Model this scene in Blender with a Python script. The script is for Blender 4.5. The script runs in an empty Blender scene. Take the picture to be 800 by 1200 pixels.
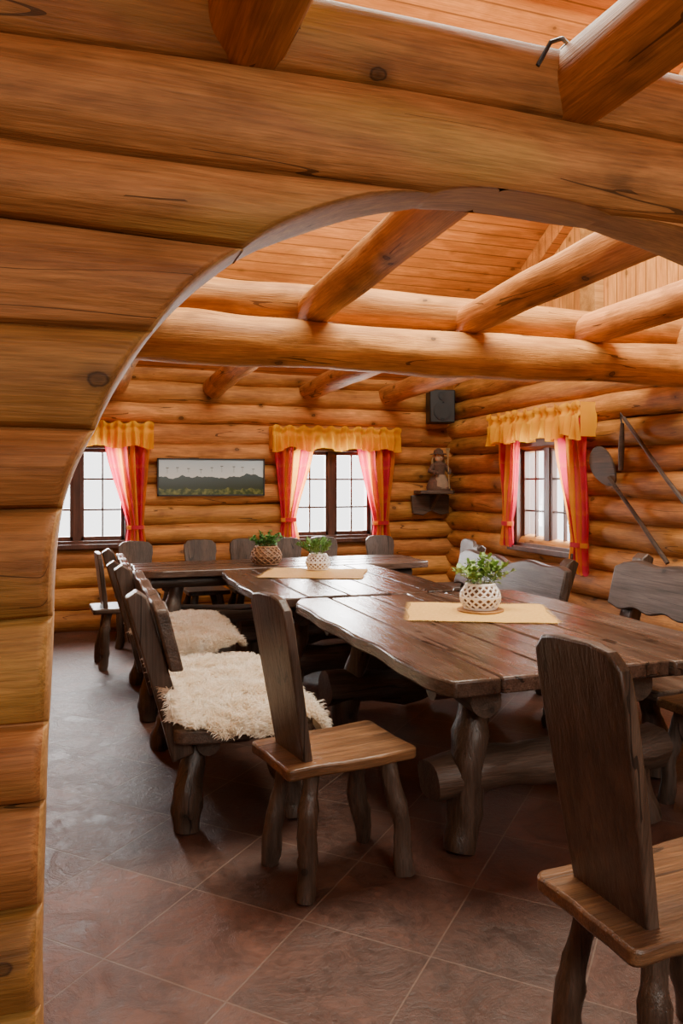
import bpy, bmesh, math, random
from mathutils import Vector, Matrix, noise
R = random.Random(7)
S = bpy.context.scene
COL = S.collection

# ------------------------------------------------------------------ materials
def nt(name):
    m = bpy.data.materials.new(name); m.use_nodes = True
    n = m.node_tree; n.nodes.clear()
    out = n.nodes.new('ShaderNodeOutputMaterial')
    b = n.nodes.new('ShaderNodeBsdfPrincipled')
    n.links.new(b.outputs[0], out.inputs[0])
    return m, n, b, out
def math_(n, op, a, b=None, c=None, clamp=False):
    x = n.nodes.new('ShaderNodeMath'); x.operation = op; x.use_clamp = clamp
    for i, v in enumerate((a, b, c)):
        if v is None: continue
        if isinstance(v, (int, float)): x.inputs[i].default_value = v
        else: n.links.new(v, x.inputs[i])
    return x.outputs[0]
def mix(n, f, a, b, mode='MIX'):
    x = n.nodes.new('ShaderNodeMix'); x.data_type = 'RGBA'; x.blend_type = mode
    for s, v in ((x.inputs[0], f), (x.inputs[6], a), (x.inputs[7], b)):
        if isinstance(v, (int, float)): s.default_value = v
        elif isinstance(v, tuple): s.default_value = (*v[:3], 1)
        else: n.links.new(v, s)
    return x.outputs[2]
def ramp(n, f, stops):
    x = n.nodes.new('ShaderNodeValToRGB'); e = x.color_ramp.elements
    while len(e) < len(stops): e.new(0.5)
    for i, (p, c) in enumerate(stops):
        e[i].position = p; e[i].color = (*c[:3], 1)
    n.links.new(f, x.inputs[0]); return x.outputs[0]
def mapping(n, scale, rot=(0, 0, 0), loc=(0, 0, 0), src='Object'):
    t = n.nodes.new('ShaderNodeTexCoord'); m = n.nodes.new('ShaderNodeMapping')
    m.inputs['Scale'].default_value = scale; m.inputs['Rotation'].default_value = rot
    m.inputs['Location'].default_value = loc
    n.links.new(t.outputs[src], m.inputs[0]); return m.outputs[0]
def noise_(n, vec, scale, detail=3, rough=.5, dist=0):
    x = n.nodes.new('ShaderNodeTexNoise'); x.inputs['Scale'].default_value = scale
    x.inputs['Detail'].default_value = detail; x.inputs['Roughness'].default_value = rough
    x.inputs['Distortion'].default_value = dist
    if vec is not None: n.links.new(vec, x.inputs['Vector'])
    return x.outputs[0]
def bump(n, b, h, strength, dist=.01):
    x = n.nodes.new('ShaderNodeBump'); x.inputs['Strength'].default_value = strength
    x.inputs['Distance'].default_value = dist
    n.links.new(h, x.inputs['Height']); n.links.new(x.outputs[0], b.inputs['Normal'])
def attr(n, name):
    x = n.nodes.new('ShaderNodeAttribute'); x.attribute_name = name; return x.outputs['Fac']

def wood(name, dark, light, axis='X', knots=.09, rough=.5, tint=.5, bumpS=.3, alt=None, boards=None, fine=1.0, cracks=0, altr=(.42, .62), kscale=4.6, spec=.5, bd=.006, huev=0):
    m, n, b, out = nt(name)
    def sc(al, ac): return tuple(al if a == axis else ac for a in 'XYZ')
    t = attr(n, 'tint')
    oi = n.nodes.new('ShaderNodeObjectInfo')
    cmb = n.nodes.new('ShaderNodeCombineXYZ')
    sh = math_(n, 'MULTIPLY', math_(n, 'ADD', t, oi.outputs['Random']), 37.0)
    for i in range(3): n.links.new(sh, cmb.inputs[i])
    def shifted(v):
        add = n.nodes.new('ShaderNodeVectorMath'); add.operation = 'ADD'
        n.links.new(v, add.inputs[0]); n.links.new(cmb.outputs[0], add.inputs[1]); return add.outputs[0]
    g = noise_(n, shifted(mapping(n, sc(.9, 11))), 1.6, 6, .62, .6)
    col = ramp(n, g, [(.28, dark), (.72, light)])
    bl = noise_(n, shifted(mapping(n, sc(1.4, 3.5))), 1.7, 4, .6, .5)
    col = mix(n, 1.0, col, ramp(n, bl, [(.3, (.68, .63, .57)), (.6, (1.1, 1.1, 1.1))]), 'MULTIPLY')
    if alt:
        g3 = noise_(n, shifted(mapping(n, sc(.8, 2.4))), 1.3, 3, .55, .2)
        col = mix(n, ramp(n, g3, [(altr[0], (0, 0, 0)), (altr[1], (1, 1, 1))]), col, alt)
    f = noise_(n, mapping(n, sc(5, 130)), 1.0, 3, .65, .2)
    col = mix(n, .6 * fine, col, ramp(n, f, [(.3, (.52, .47, .42)), (.65, (1.25, 1.22, 1.2))]), 'MULTIPLY')
    br = math_(n, 'ADD', math_(n, 'MULTIPLY', t, tint), 1 - tint / 2)
    if huev:
        wn_ = n.nodes.new('ShaderNodeTexWhiteNoise'); wn_.noise_dimensions = '1D'; n.links.new(math_(n, 'MULTIPLY', t, 91.7), wn_.inputs['W'])
        hv = math_(n, 'ADD', math_(n, 'MULTIPLY', wn_.outputs[0], huev), 1 - huev / 2)
    cb = n.nodes.new('ShaderNodeCombineColor')
    gch = math_(n, 'POWER', br, 1.1)
    if huev: gch = math_(n, 'MULTIPLY', gch, hv)
    n.links.new(br, cb.inputs[0]); n.links.new(gch, cb.inputs[1]); n.links.new(math_(n, 'POWER', br, 1.25), cb.inputs[2])
    col = mix(n, 1.0, col, cb.outputs[0], 'MULTIPLY')
    h = math_(n, 'ADD', g, math_(n, 'MULTIPLY', f, .5))
    if cracks:
        cn = noise_(n, shifted(mapping(n, sc(.55, 9))), 1.0, 2, .4, .3)
        d = math_(n, 'ABSOLUTE', math_(n, 'SUBTRACT', cn, .5))
        msk = noise_(n, shifted(mapping(n, sc(1.2, 3))), 1.5, 1)
        ck = math_(n, 'MULTIPLY', math_(n, 'LESS_THAN', d, .004 * cracks), math_(n, 'GREATER_THAN', msk, .54))
        col = mix(n, math_(n, 'MULTIPLY', ck, .8), col, tuple(c * .25 for c in dark))
        h = math_(n, 'SUBTRACT', h, math_(n, 'MULTIPLY', ck, .8))
    if knots:
        vo = n.nodes.new('ShaderNodeTexVoronoi'); vo.inputs['Scale'].default_value = kscale
        wv = n.nodes.new('ShaderNodeVectorMath'); wv.operation = 'ADD'
        n.links.new(mapping(n, sc(.75, 1)), wv.inputs[0])
        nn_ = n.nodes.new('ShaderNodeTexNoise'); nn_.inputs['Scale'].default_value = 30; n.links.new(mapping(n, (1, 1, 1)), nn_.inputs['Vector'])
        s_ = n.nodes.new('ShaderNodeVectorMath'); s_.operation = 'SCALE'; s_.inputs[3].default_value = .012
        n.links.new(nn_.outputs[1], s_.inputs[0]); n.links.new(s_.outputs[0], wv.inputs[1])
        n.links.new(wv.outputs[0], vo.inputs['Vector'])
        k = ramp(n, vo.outputs['Distance'], [(0, (.9, .9, .9)), (knots * .35, (.7, .7, .7)), (knots * .5, (.98, .98, .98)), (knots * .62, (.4, .4, .4)), (knots * 1.5, (0, 0, 0))])
        col = mix(n, k, col, tuple(c * .2 for c in dark))
    if boards:
        ax, pitch = boards
        t2 = n.nodes.new('ShaderNodeTexCoord'); sp = n.nodes.new('ShaderNodeSeparateXYZ')
        n.links.new(t2.outputs['Object'], sp.inputs[0])
        fr = math_(n, 'FRACT', math_(n, 'DIVIDE', sp.outputs['XYZ'.index(ax)], pitch))
        fl = math_(n, 'FLOOR', math_(n, 'DIVIDE', sp.outputs['XYZ'.index(ax)], pitch))
        wn = n.nodes.new('ShaderNodeTexWhiteNoise'); wn.noise_dimensions = '1D'; n.links.new(fl, wn.inputs['W'])
        line = math_(n, 'LESS_THAN', fr, .09)
        col = mix(n, math_(n, 'MULTIPLY', wn.outputs[0], .35), col, dark)
        col = mix(n, math_(n, 'MULTIPLY', line, .75), col, tuple(c * .3 for c in dark))
    n.links.new(col, b.inputs['Base Color'])
    n.links.new(math_(n, 'ADD', math_(n, 'MULTIPLY', g, .3), rough - .15), b.inputs['Roughness'])
    b.inputs['Specular IOR Level'].default_value = spec
    bump(n, b, h, bumpS, bd)
    return m
def plain(name, col, rough=.5, nscale=0, namt=.3, bumpS=0, metal=0, nsrc='Object'):
    m, n, b, out = nt(name)
    g = noise_(n, mapping(n, (1, 1, 1)), nscale or 20, 3)
    c = mix(n, g, tuple(x * (1 - namt) for x in col), tuple(min(1, x * (1 + namt)) for x in col))
    n.links.new(c, b.inputs['Base Color']); b.inputs['Roughness'].default_value = rough
    b.inputs['Metallic'].default_value = metal
    if bumpS: bump(n, b, g, bumpS, .004)
    return m

LOGD, LOGL = (.32, .122, .030), (.66, .305, .085)
M = {}
for a in 'XY':
    M['log' + a] = wood('log_wood_' + a, LOGD, LOGL, a, .15, .64, .55, .6, cracks=1.4, kscale=4.8, spec=.3, bd=.009, huev=.14)
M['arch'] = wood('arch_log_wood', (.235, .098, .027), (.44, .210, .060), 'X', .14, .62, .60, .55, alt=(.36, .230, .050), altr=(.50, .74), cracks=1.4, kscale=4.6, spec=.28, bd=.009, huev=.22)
M['cut'] = wood('cut_log_wood', (.34, .165, .045), (.54, .30, .095), 'X', .05, .6, .3, .2)
M['roof'] = wood('roof_boards', (.46, .16, .032), (.70, .30, .075), 'X', .12, .5, .2, .2, boards=('Y', .1))
M['gable'] = wood('gable_boards', (.54, .22, .05), (.80, .41, .115), 'Z', .12, .5, .2, .2, boards=('Y', .11))
GR = (.110, .088, .076)
for a in 'XYZ':
    M['dark' + a] = wood('dark_stained_wood_' + a, (.028, .018, .013), (.112, .071, .050), a, .09, .38, .5, .8, alt=GR, altr=(.46, .78), cracks=2, fine=1.4)
M['grey'] = wood('weathered_sheen_wood', (.035, .026, .022), (.125, .094, .082), 'Y', .08, .36, .4, .7, cracks=2, fine=1.4)  # weathered bench backs; the grey also paints in the windows' reflection
M['seat'] = wood('worn_seat_wood', (.065, .031, .015), (.25, .125, .052), 'X', .10, .36, .5, .7, alt=(.08, .046, .030), altr=(.5, .7), cracks=2.5, fine=1.5)
M['top'] = wood('table_top_wood', (.030, .018, .014), (.118, .069, .048), 'Y', .1, .25, .9, .6, alt=(.125, .09, .072), altr=(.46, .76), cracks=3, fine=1.5)
M['topx'] = wood('table_top_wood_cross', (.036, .019, .014), (.105, .06, .04), 'X', .1, .27, .6, .3)
M['frame'] = wood('window_frame_wood', (.05, .018, .010), (.12, .045, .025), 'Z', 0, .4, .2, .1)
M['black'] = plain('black_plastic', (.012, .012, .013), .5)
M['blackcone'] = plain('speaker_cone', (.02, .02, .022), .7)
M['white'] = plain('white_ceramic', (.90, .88, .84), .4, 30, .05)
M['brownpot'] = plain('brown_terracotta', (.20, .10, .055), .5, 40, .3)
M['wicker'] = plain('brown_wicker', (.26, .13, .06), .6, 60, .4, .4)
M['soil'] = plain('soil', (.03, .02, .012), .95, 80, .5, .8)
M['leafA'] = plain('light_green_leaf', (.20, .34, .07), .45, 15, .4)
M['leafB'] = plain('mid_green_leaf', (.12, .28, .06), .45, 15, .4)
M['leafC'] = plain('dark_green_leaf', (.09, .24, .05), .45, 15, .4)
M['stem'] = plain('green_stem', (.12, .2, .04), .6)
M['steel'] = plain('dull_iron', (.10, .095, .09), .45, 60, .4, .3, .6)
M['handle'] = wood('handle_wood', (.045, .028, .020), (.13, .082, .055), 'Y', .06, .7, .3, .5, cracks=2)
M['pole'] = wood('dark_handle_wood', (.04, .025, .018), (.12, .075, .05), 'Y', 0, .65, .3, .3)
M['skin'] = plain('doll_face_wood', (.50, .32, .20), .6)
M['dress'] = plain('doll_dress_cloth', (.11, .06, .04), .9, 60, .5, .5)
M['straw'] = plain('straw', (.36, .23, .10), .8, 90, .5, .5)
M['pale'] = plain('pale_cloth', (.26, .18, .12), .8)

m, n, b, out = nt('sheep_wool'); M['fur'] = m
c = ramp(n, noise_(n, mapping(n, (1, 1, 1)), 9, 2), [(.3, (.89, .78, .62)), (.7, (.97, .91, .81))])
n.links.new(c, b.inputs['Base Color']); b.inputs['Roughness'].default_value = 1
t = n.nodes.new('ShaderNodeBsdfTranslucent'); n.links.new(c, t.inputs[0])
mx = n.nodes.new('ShaderNodeMixShader'); mx.inputs[0].default_value = .5
n.links.new(b.outputs[0], mx.inputs[1]); n.links.new(t.outputs[0], mx.inputs[2]); n.links.new(mx.outputs[0], out.inputs[0])

m, n, b, out = nt('window_glass'); M['glass'] = m
tr = n.nodes.new('ShaderNodeBsdfTransparent'); gl = n.nodes.new('ShaderNodeBsdfGlossy'); gl.inputs['Roughness'].default_value = .02
mx = n.nodes.new('ShaderNodeMixShader'); mx.inputs[0].default_value = .05
n.links.new(tr.outputs[0], mx.inputs[1]); n.links.new(gl.outputs[0], mx.inputs[2]); n.links.new(mx.outputs[0], out.inputs[0])
n.nodes.remove(b)

def cloth(name, colfn, trans=.5):
    m, n, b, out = nt(name)
    col = colfn(n)
    n.links.new(col, b.inputs['Base Color']); b.inputs['Roughness'].default_value = .9
    t = n.nodes.new('ShaderNodeBsdfTranslucent'); n.links.new(col, t.inputs[0])
    mx = n.nodes.new('ShaderNodeMixShader'); mx.inputs[0].default_value = trans
    n.links.new(b.outputs[0], mx.inputs[1]); n.links.new(t.outputs[0], mx.inputs[2]); n.links.new(mx.outputs[0], out.inputs[0])
    w = noise_(n, mapping(n, (1, 1, 1)), 250, 2); bump(n, b, w, .3, .001)
    return m
def plaid(n):
    u = math_(n, 'FRACT', math_(n, 'MULTIPLY', attr(n, 'pu'), 1.5))
    v = math_(n, 'FRACT', math_(n, 'MULTIPLY', attr(n, 'pv'), 3.2))
    A = ramp(n, u, [(0, (.64, .02, .06)), (.30, (.72, .05, .11)), (.44, (.90, .28, .03)), (.50, (.92, .36, .03)), (.64, (.72, .07, .13)), (.70, (.70, .05, .10)), (.85, (.95, .50, .04)), (1, (.92, .42, .04))])
    B = ramp(n, v, [(0, (.68, .03, .07)), (.46, (.65, .03, .07)), (.56, (.93, .36, .03)), (.66, (.93, .36, .03)), (.76, (.70, .05, .09)), (.88, (.70, .06, .08)), (.96, (.95, .50, .04)), (1, (.95, .50, .04))])
    return mix(n, .12, A, B)
M['plaid'] = cloth('plaid_curtain_cloth', plaid, .6)
M['yellow'] = cloth('yellow_valance_cloth', lambda n: ramp(n, noise_(n, mapping(n, (1, 1, 1)), 6, 2), [(.3, (.90, .42, .01)), (.7, (.97, .54, .02))]), .45)
M['runner'] = cloth('yellow_runner_cloth', lambda n: ramp(n, noise_(n, mapping(n, (1, 1, 1)), 60, 3), [(.3, (.76, .42, .09)), (.7, (.90, .56, .16))]), .1)

m, n, b, out = nt('slate_floor_tiles'); M['tile'] = m
vec = mapping(n, (1, 1, 1), rot=(0, 0, math.radians(45)), loc=(.339, -.004, 0))
br = n.nodes.new('ShaderNodeTexBrick'); br.offset = 0; br.squash = 1
br.inputs['Scale'].default_value = 1; br.inputs['Brick Width'].default_value = .445; br.inputs['Row Height'].default_value = .445
br.inputs['Mortar Size'].default_value = .0032; br.inputs['Mortar Smooth'].default_value = .3
br.inputs['Color1'].default_value = (.112, .050, .034, 1); br.inputs['Color2'].default_value = (.068, .035, .026, 1)
br.inputs['Mortar'].default_value = (.23, .145, .11, 1)
n.links.new(vec, br.inputs['Vector'])
g1 = noise_(n, mapping(n, (1, 1, 1)), 5.5, 8, .70, .9); g2 = noise_(n, mapping(n, (1, 1, 1)), 34, 6, .72, .5)
c = mix(n, .9, br.outputs[0], ramp(n, g1, [(.3, (.48, .48, .50)), (.7, (1.5, 1.38, 1.28))]), 'MULTIPLY')
c = mix(n, .7, c, ramp(n, g2, [(.3, (.55, .55, .55)), (.7, (1.45, 1.45, 1.45))]), 'MULTIPLY')
c = mix(n, br.outputs['Fac'], c, (.155, .10, .076))
n.links.new(c, b.inputs['Base Color'])
rr = math_(n, 'ADD', math_(n, 'MULTIPLY', g2, .5), math_(n, 'MULTIPLY', g1, .25)); n.links.new(math_(n, 'ADD', rr, .10), b.inputs['Roughness'])
ridge = ramp(n, g1, [(.44, (0, 0, 0)), (.5, (1, 1, 1)), (.56, (0.2, .2, .2))])
hh = math_(n, 'ADD', math_(n, 'MULTIPLY', g2, 1.0), math_(n, 'MULTIPLY', ridge, .35))
hh = math_(n, 'SUBTRACT', hh, math_(n, 'MULTIPLY', br.outputs['Fac'], 1.2))
bump(n, b, hh, .55, .0045)

m, n, b, out = nt('mountain_panorama_print'); M['pano'] = m
tc = n.nodes.new('ShaderNodeTexCoord'); sp = n.nodes.new('ShaderNodeSeparateXYZ'); n.links.new(tc.outputs['Object'], sp.inputs[0])
x, z = sp.outputs[0], sp.outputs[2]
cx = n.nodes.new('ShaderNodeCombineXYZ'); n.links.new(x, cx.inputs[0])
nz = noise_(n, cx.outputs[0], 4, 4, .5)
hill = math_(n, 'ADD', math_(n, 'MULTIPLY', math_(n, 'SUBTRACT', nz, .5), .24), .005)
mnt = math_(n, 'LESS_THAN', z, hill)
sky = ramp(n, math_(n, 'ADD', math_(n, 'MULTIPLY', z, 3), .4), [(0, (.74, .76, .70)), (1, (.38, .50, .58))])
far = ramp(n, math_(n, 'ADD', math_(n, 'MULTIPLY', z, 5), .5), [(0, (.03, .045, .03)), (1, (.08, .12, .14))])
col = mix(n, mnt, sky, far)
fg = math_(n, 'LESS_THAN', z, math_(n, 'SUBTRACT', math_(n, 'MULTIPLY', noise_(n, cx.outputs[0], 9, 3), .12), .18))
gr = ramp(n, noise_(n, mapping(n, (1, 1, 1)), 22, 4), [(.4, (.03, .05, .015)), (.7, (.18, .19, .05))])
col = mix(n, fg, col, gr)
n.links.new(col, b.inputs['Base Color']); b.inputs['Roughness'].default_value = .25

# ------------------------------------------------------------------ mesh builder
class MB:
    def __init__(s): s.v = []; s.f = []; s.t = []; s.a = []; s.m = []; s.cm = 0
    def vert(s, p, t=.5, uv=(0, 0)):
        s.v.append(Vector(p)); s.t.append(t); s.a.append(uv); return len(s.v) - 1
    def face(s, *i): s.f.append(tuple(i)); s.m.append(s.cm)
    def tube(s, pts, radii, seg=12, t=.5, caps=True, wob=0.0, ell=1.0, wf=.5):
        pts = [Vector(p) for p in pts]; rings = []
        if isinstance(radii, (int, float)): radii = [radii] * len(pts)
        ref = None
        for i, p in enumerate(pts):
            tg = (pts[min(i + 1, len(pts) - 1)] - pts[max(i - 1, 0)]).normalized()
            if ref is None:
                ref = Vector((0, 0, 1)) if abs(tg.z) < .8 else Vector((0, 1, 0))
            ax = tg.cross(ref).normalized(); ay = ax.cross(tg).normalized(); ref = ay
            ring = []
            for k in range(seg):
                an = 2 * math.pi * k / seg
                r = radii[i]
                if wob: r *= 1 + wob * noise.noise(Vector((math.cos(an) * 1.3 + t * 30, math.sin(an) * 1.3, i * wf + t * 11)))
                ring.append(s.vert(p + ax * math.cos(an) * r * ell + ay * math.sin(an) * r, t))
            rings.append(ring)
        for a, b_ in zip(rings, rings[1:]):
            for k in range(seg): s.face(a[k], a[(k + 1) % seg], b_[(k + 1) % seg], b_[k])
        if caps: s.face(*rings[0][::-1]); s.face(*rings[-1])
    def prism(s, outline, fn, t=.5):
        a = [s.vert(fn(p[0], p[1], 0), t) for p in outline]; b_ = [s.vert(fn(p[0], p[1], 1), t) for p in outline]
        s.face(*a[::-1]); s.face(*b_); k = len(a)
        for i in range(k): s.face(a[i], a[(i + 1) % k], b_[(i + 1) % k], b_[i])
    def box(s, x0, x1, y0, y1, z0, z1, t=.5):
        s.prism([(x0, y0), (x1, y0), (x1, y1), (x0, y1)], lambda a, b_, c: (a, b_, z1 if c else z0), t)
    def grid(s, fn, nu, nv, t=.5, uv=None):
        ids = []
        for i in range(nu + 1):
            ids.append([s.vert(fn(i / nu, j / nv), t, uv(i / nu, j / nv) if uv else (i / nu, j / nv)) for j in range(nv + 1)])
        for i in range(nu):
            for j in range(nv): s.face(ids[i][j], ids[i + 1][j], ids[i + 1][j + 1], ids[i][j + 1])
        return ids
    def lathe(s, prof, c=(0, 0, 0), seg=24, t=.5, caps=True):
        s.tube([(c[0], c[1], c[2] + z) for r, z in prof], [max(r, .0005) for r, z in prof], seg, t, caps)
    def ell(s, c, r, seg=14, t=.5):
        k = 9
        rings = []
        for i in range(1, k):
            ph = math.pi * i / k
            rings.append([s.vert((c[0] + r[0] * math.sin(ph) * math.cos(2 * math.pi * j / seg), c[1] + r[1] * math.sin(ph) * math.sin(2 * math.pi * j / seg), c[2] - r[2] * math.cos(ph)), t) for j in range(seg)])
        for a, b_ in zip(rings, rings[1:]):
            for j in range(seg): s.face(a[j], a[(j + 1) % seg], b_[(j + 1) % seg], b_[j])
        s.face(*rings[0][::-1]); s.face(*rings[-1])
    def done(s, name, mats, parent=None, origin=None, bevel=0, sharp=35, recalc=True, **props):
        me = bpy.data.meshes.new(name)
        o3 = Vector(origin) if origin else Vector((0, 0, 0))
        me.from_pydata([v - o3 for v in s.v], [], s.f)
        for mm in (mats if isinstance(mats, list) else [mats]): me.materials.append(M[mm])
        me.polygons.foreach_set('material_index', s.m)
        at = me.attributes.new('tint', 'FLOAT', 'POINT'); at.data.foreach_set('value', s.t)
        for i, nm in enumerate(('pu', 'pv')):
            at = me.attributes.new(nm, 'FLOAT', 'POINT'); at.data.foreach_set('value', [a[i] for a in s.a])
        if recalc:
            bm = bmesh.new(); bm.from_mesh(me); bmesh.ops.recalc_face_normals(bm, faces=bm.faces); bm.to_mesh(me); bm.free()
        me.polygons.foreach_set('use_smooth', [True] * len(me.polygons))
        me.set_sharp_from_angle(angle=math.radians(sharp))
        o = bpy.data.objects.new(name, me); COL.objects.link(o); o.location = o3
        if parent: o.parent = parent
        if bevel:
            b_ = o.modifiers.new('bevel', 'BEVEL'); b_.width = bevel; b_.segments = 2; b_.limit_method = 'ANGLE'; b_.angle_limit = math.radians(50)
        for k, v in props.items(): o[k] = v
        return o
def root(name, label, cat, loc=(0, 0, 0), rot=0, group=None):
    o = bpy.data.objects.new(name, None); o.empty_display_size = .1; COL.objects.link(o)
    o.location = loc; o.rotation_euler = (0, 0, math.radians(rot)); o['label'] = label; o['category'] = cat
    if group: o['group'] = group
    return o
def copy_tree(r, loc, rot, label=None):
    c = r.copy(); COL.objects.link(c); c.location = loc; c.rotation_euler = (0, 0, math.radians(rot))
    if label: c['label'] = label
    for ch in list(r.children):
        k = ch.copy(); COL.objects.link(k); k.parent = c
        for g in list(ch.children):
            q = g.copy(); COL.objects.link(q); q.parent = k
    return c

# ------------------------------------------------------------------ room shell
PITCH = .205; XL, XR, YF, YB = -2.0, 4.09, 7.95, -2.6
def logwall(name, axis, lo, hi, plane, z0, rows, openings, mat):
    b_ = MB(); rr = random.Random(3 + int(plane * 10)); sg = 1 if plane > 0 else -1
    for i in range(rows):
        zc = z0 + i * PITCH
        segs = [(lo, hi)]
        for (a, c, oz0, oz1) in openings:
            if oz0 < zc < oz1:
                ns = []
                for s0, s1 in segs:
                    if a > s0 and c < s1: ns += [(s0, a), (c, s1)]
                    else: ns.append((s0, s1))
                segs = ns
        t = rr.random(); ph = rr.random() * 9; rad = .108 + rr.random() * .011
        for s0, s1 in segs:
            k = max(2, int((s1 - s0) / .10)); pts = []; ra = []
            for j in range(k + 1):
                s_ = s0 + (s1 - s0) * j / k
                w = .013 * math.sin(s_ * 1.1 + ph) * (1 if .3 < zc < 2.3 else .3) + .003 * math.sin(s_ * 5 + ph); y = .012 * math.sin(s_ * .9 + ph * 2)
                pts.append((s_, plane + y, zc + w) if axis == 'X' else (plane + y, s_, zc + w))
                ra.append(rad + .005 * math.sin(s_ * 1.9 + ph * 3) + .003 * math.sin(s_ * 7 + ph))
            b_.tube(pts, ra, 22, t, wob=.09, wf=.35)
            d0, d1 = sorted((plane + sg * .03, plane + sg * .08)); za, zb = max(0, zc - PITCH / 2 - .002), zc + PITCH / 2 + .002
            if axis == 'X': b_.box(s0, s1, d0, d1, za, zb, t)
            else: b_.box(d0, d1, s0, s1, za, zb, t)
    return b_.done(name, mat, kind='structure')
WZ0, WZ1 = .825, 1.835
logwall('wall_far', 'X', XL - .1, XR + .15, YF, .1, 13, [(-.50, .50, WZ0, WZ1), (2.10, 3.10, WZ0, WZ1)], 'logX')
logwall('wall_right', 'Y', YB, YF + .15, XR, .0, 13, [(5.50, 6.44, WZ0, WZ1)], 'logY')
logwall('wall_left', 'Y', YB, YF + .15, XL, .0, 13, [], 'logY')
logwall('wall_back_blocker', 'X', XL - .1, XR + .15, YB, .1, 14, [], 'logX')  # unseen wall added behind the camera to keep world light out
b_ = MB(); b_.box(XL - .15, XR + .15, YB - .1, YF + .15, -.08, 0); b_.done('floor', 'tile', kind='structure')

SL = .577
def roofz(y): return 2.52 + SL * (YF - y)
RY = 2.6
b_ = MB()
b_.prism([(YF + .2, roofz(YF + .2)), (RY, roofz(RY)), (YB - .2, roofz(RY) - SL * (RY - YB + .2)), (YB - .2, roofz(RY) - SL * (RY - YB + .2) + .1), (RY, roofz(RY) + .1), (YF + .2, roofz(YF + .2) + .1)],
         lambda a, c, d: (XR + .2 if d else XL - .2, a, c))
b_.done('ceiling', 'roof', kind='structure')
for nm, X0, X1 in (('wall_gable_right', XR - .03, XR + .07), ('wall_gable_left', XL - .07, XL + .03)):
    b_ = MB()
    b_.prism([(YF, 2.5), (YF, roofz(YF)), (RY, roofz(RY)), (YB, roofz(RY) - SL * (RY - YB)), (YB, 2.5)], lambda a, c, d: (X1 if d else X0, a, c))
    b_.done(nm, 'gable', kind='structure')
b_ = MB(); b_.box(XR - .12, XR - .03, 5.22, 5.42, 2.55, roofz(5.35)); b_.done('trim_1', 'cut', kind='structure', bevel=.005)
b_ = MB()
b_.prism([(YF, roofz(YF)), (RY, roofz(RY)), (RY, roofz(RY) - .2), (YF, roofz(YF) - .2)], lambda a, c, d: (XR - .03 if d else XR - .13, a, c))
b_.done('trim_2', 'roof', kind='structure', bevel=.005)

# arch wall -------------------------------------------------------------
YA = 1.75; YC = YA + .112; RAD = .130; AP = .21; AZ0 = -.10
ACX, ACZ, AR = .575 * YA + .05, 1.45 - .16 * YA, .603 * YA
ARX = AR + .05
def sstep(a, b, x):
    k = min(1, max(0, (x - a) / (b - a))); return k * k * (3 - 2 * k)
def arch_half(z, right=False):
    ax = 2.15 if right else ARX
    if z >= ACZ + AR: return 0
    e = .020 * (1 - sstep(.80, 1.30, z)) if not right else 0
    if z <= ACZ: return ax + e + .006 * math.sin(z * 5)
    return ax * math.sqrt(max(0, 1 - ((z - ACZ) / AR) ** 2)) + e + .006 * math.sin(z * 5) * (1 - sstep(1.2, 1.6, z))
def seam(i, x): return (.022 * math.sin(x * 1.15 + i * 2.1) + .007 * math.sin(x * 3.1 + i)) if 0 < i < 13 else 0
aw = MB()
TINTS = [.55, .40, .62, .3, .5, .72, .32, .5, .25, .5, .80, .75, .75]
YO = [0, .010, -.005, .008, -.006, .006, -.010, .005, -.005, .010, -.008, -.014, .004]
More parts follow.
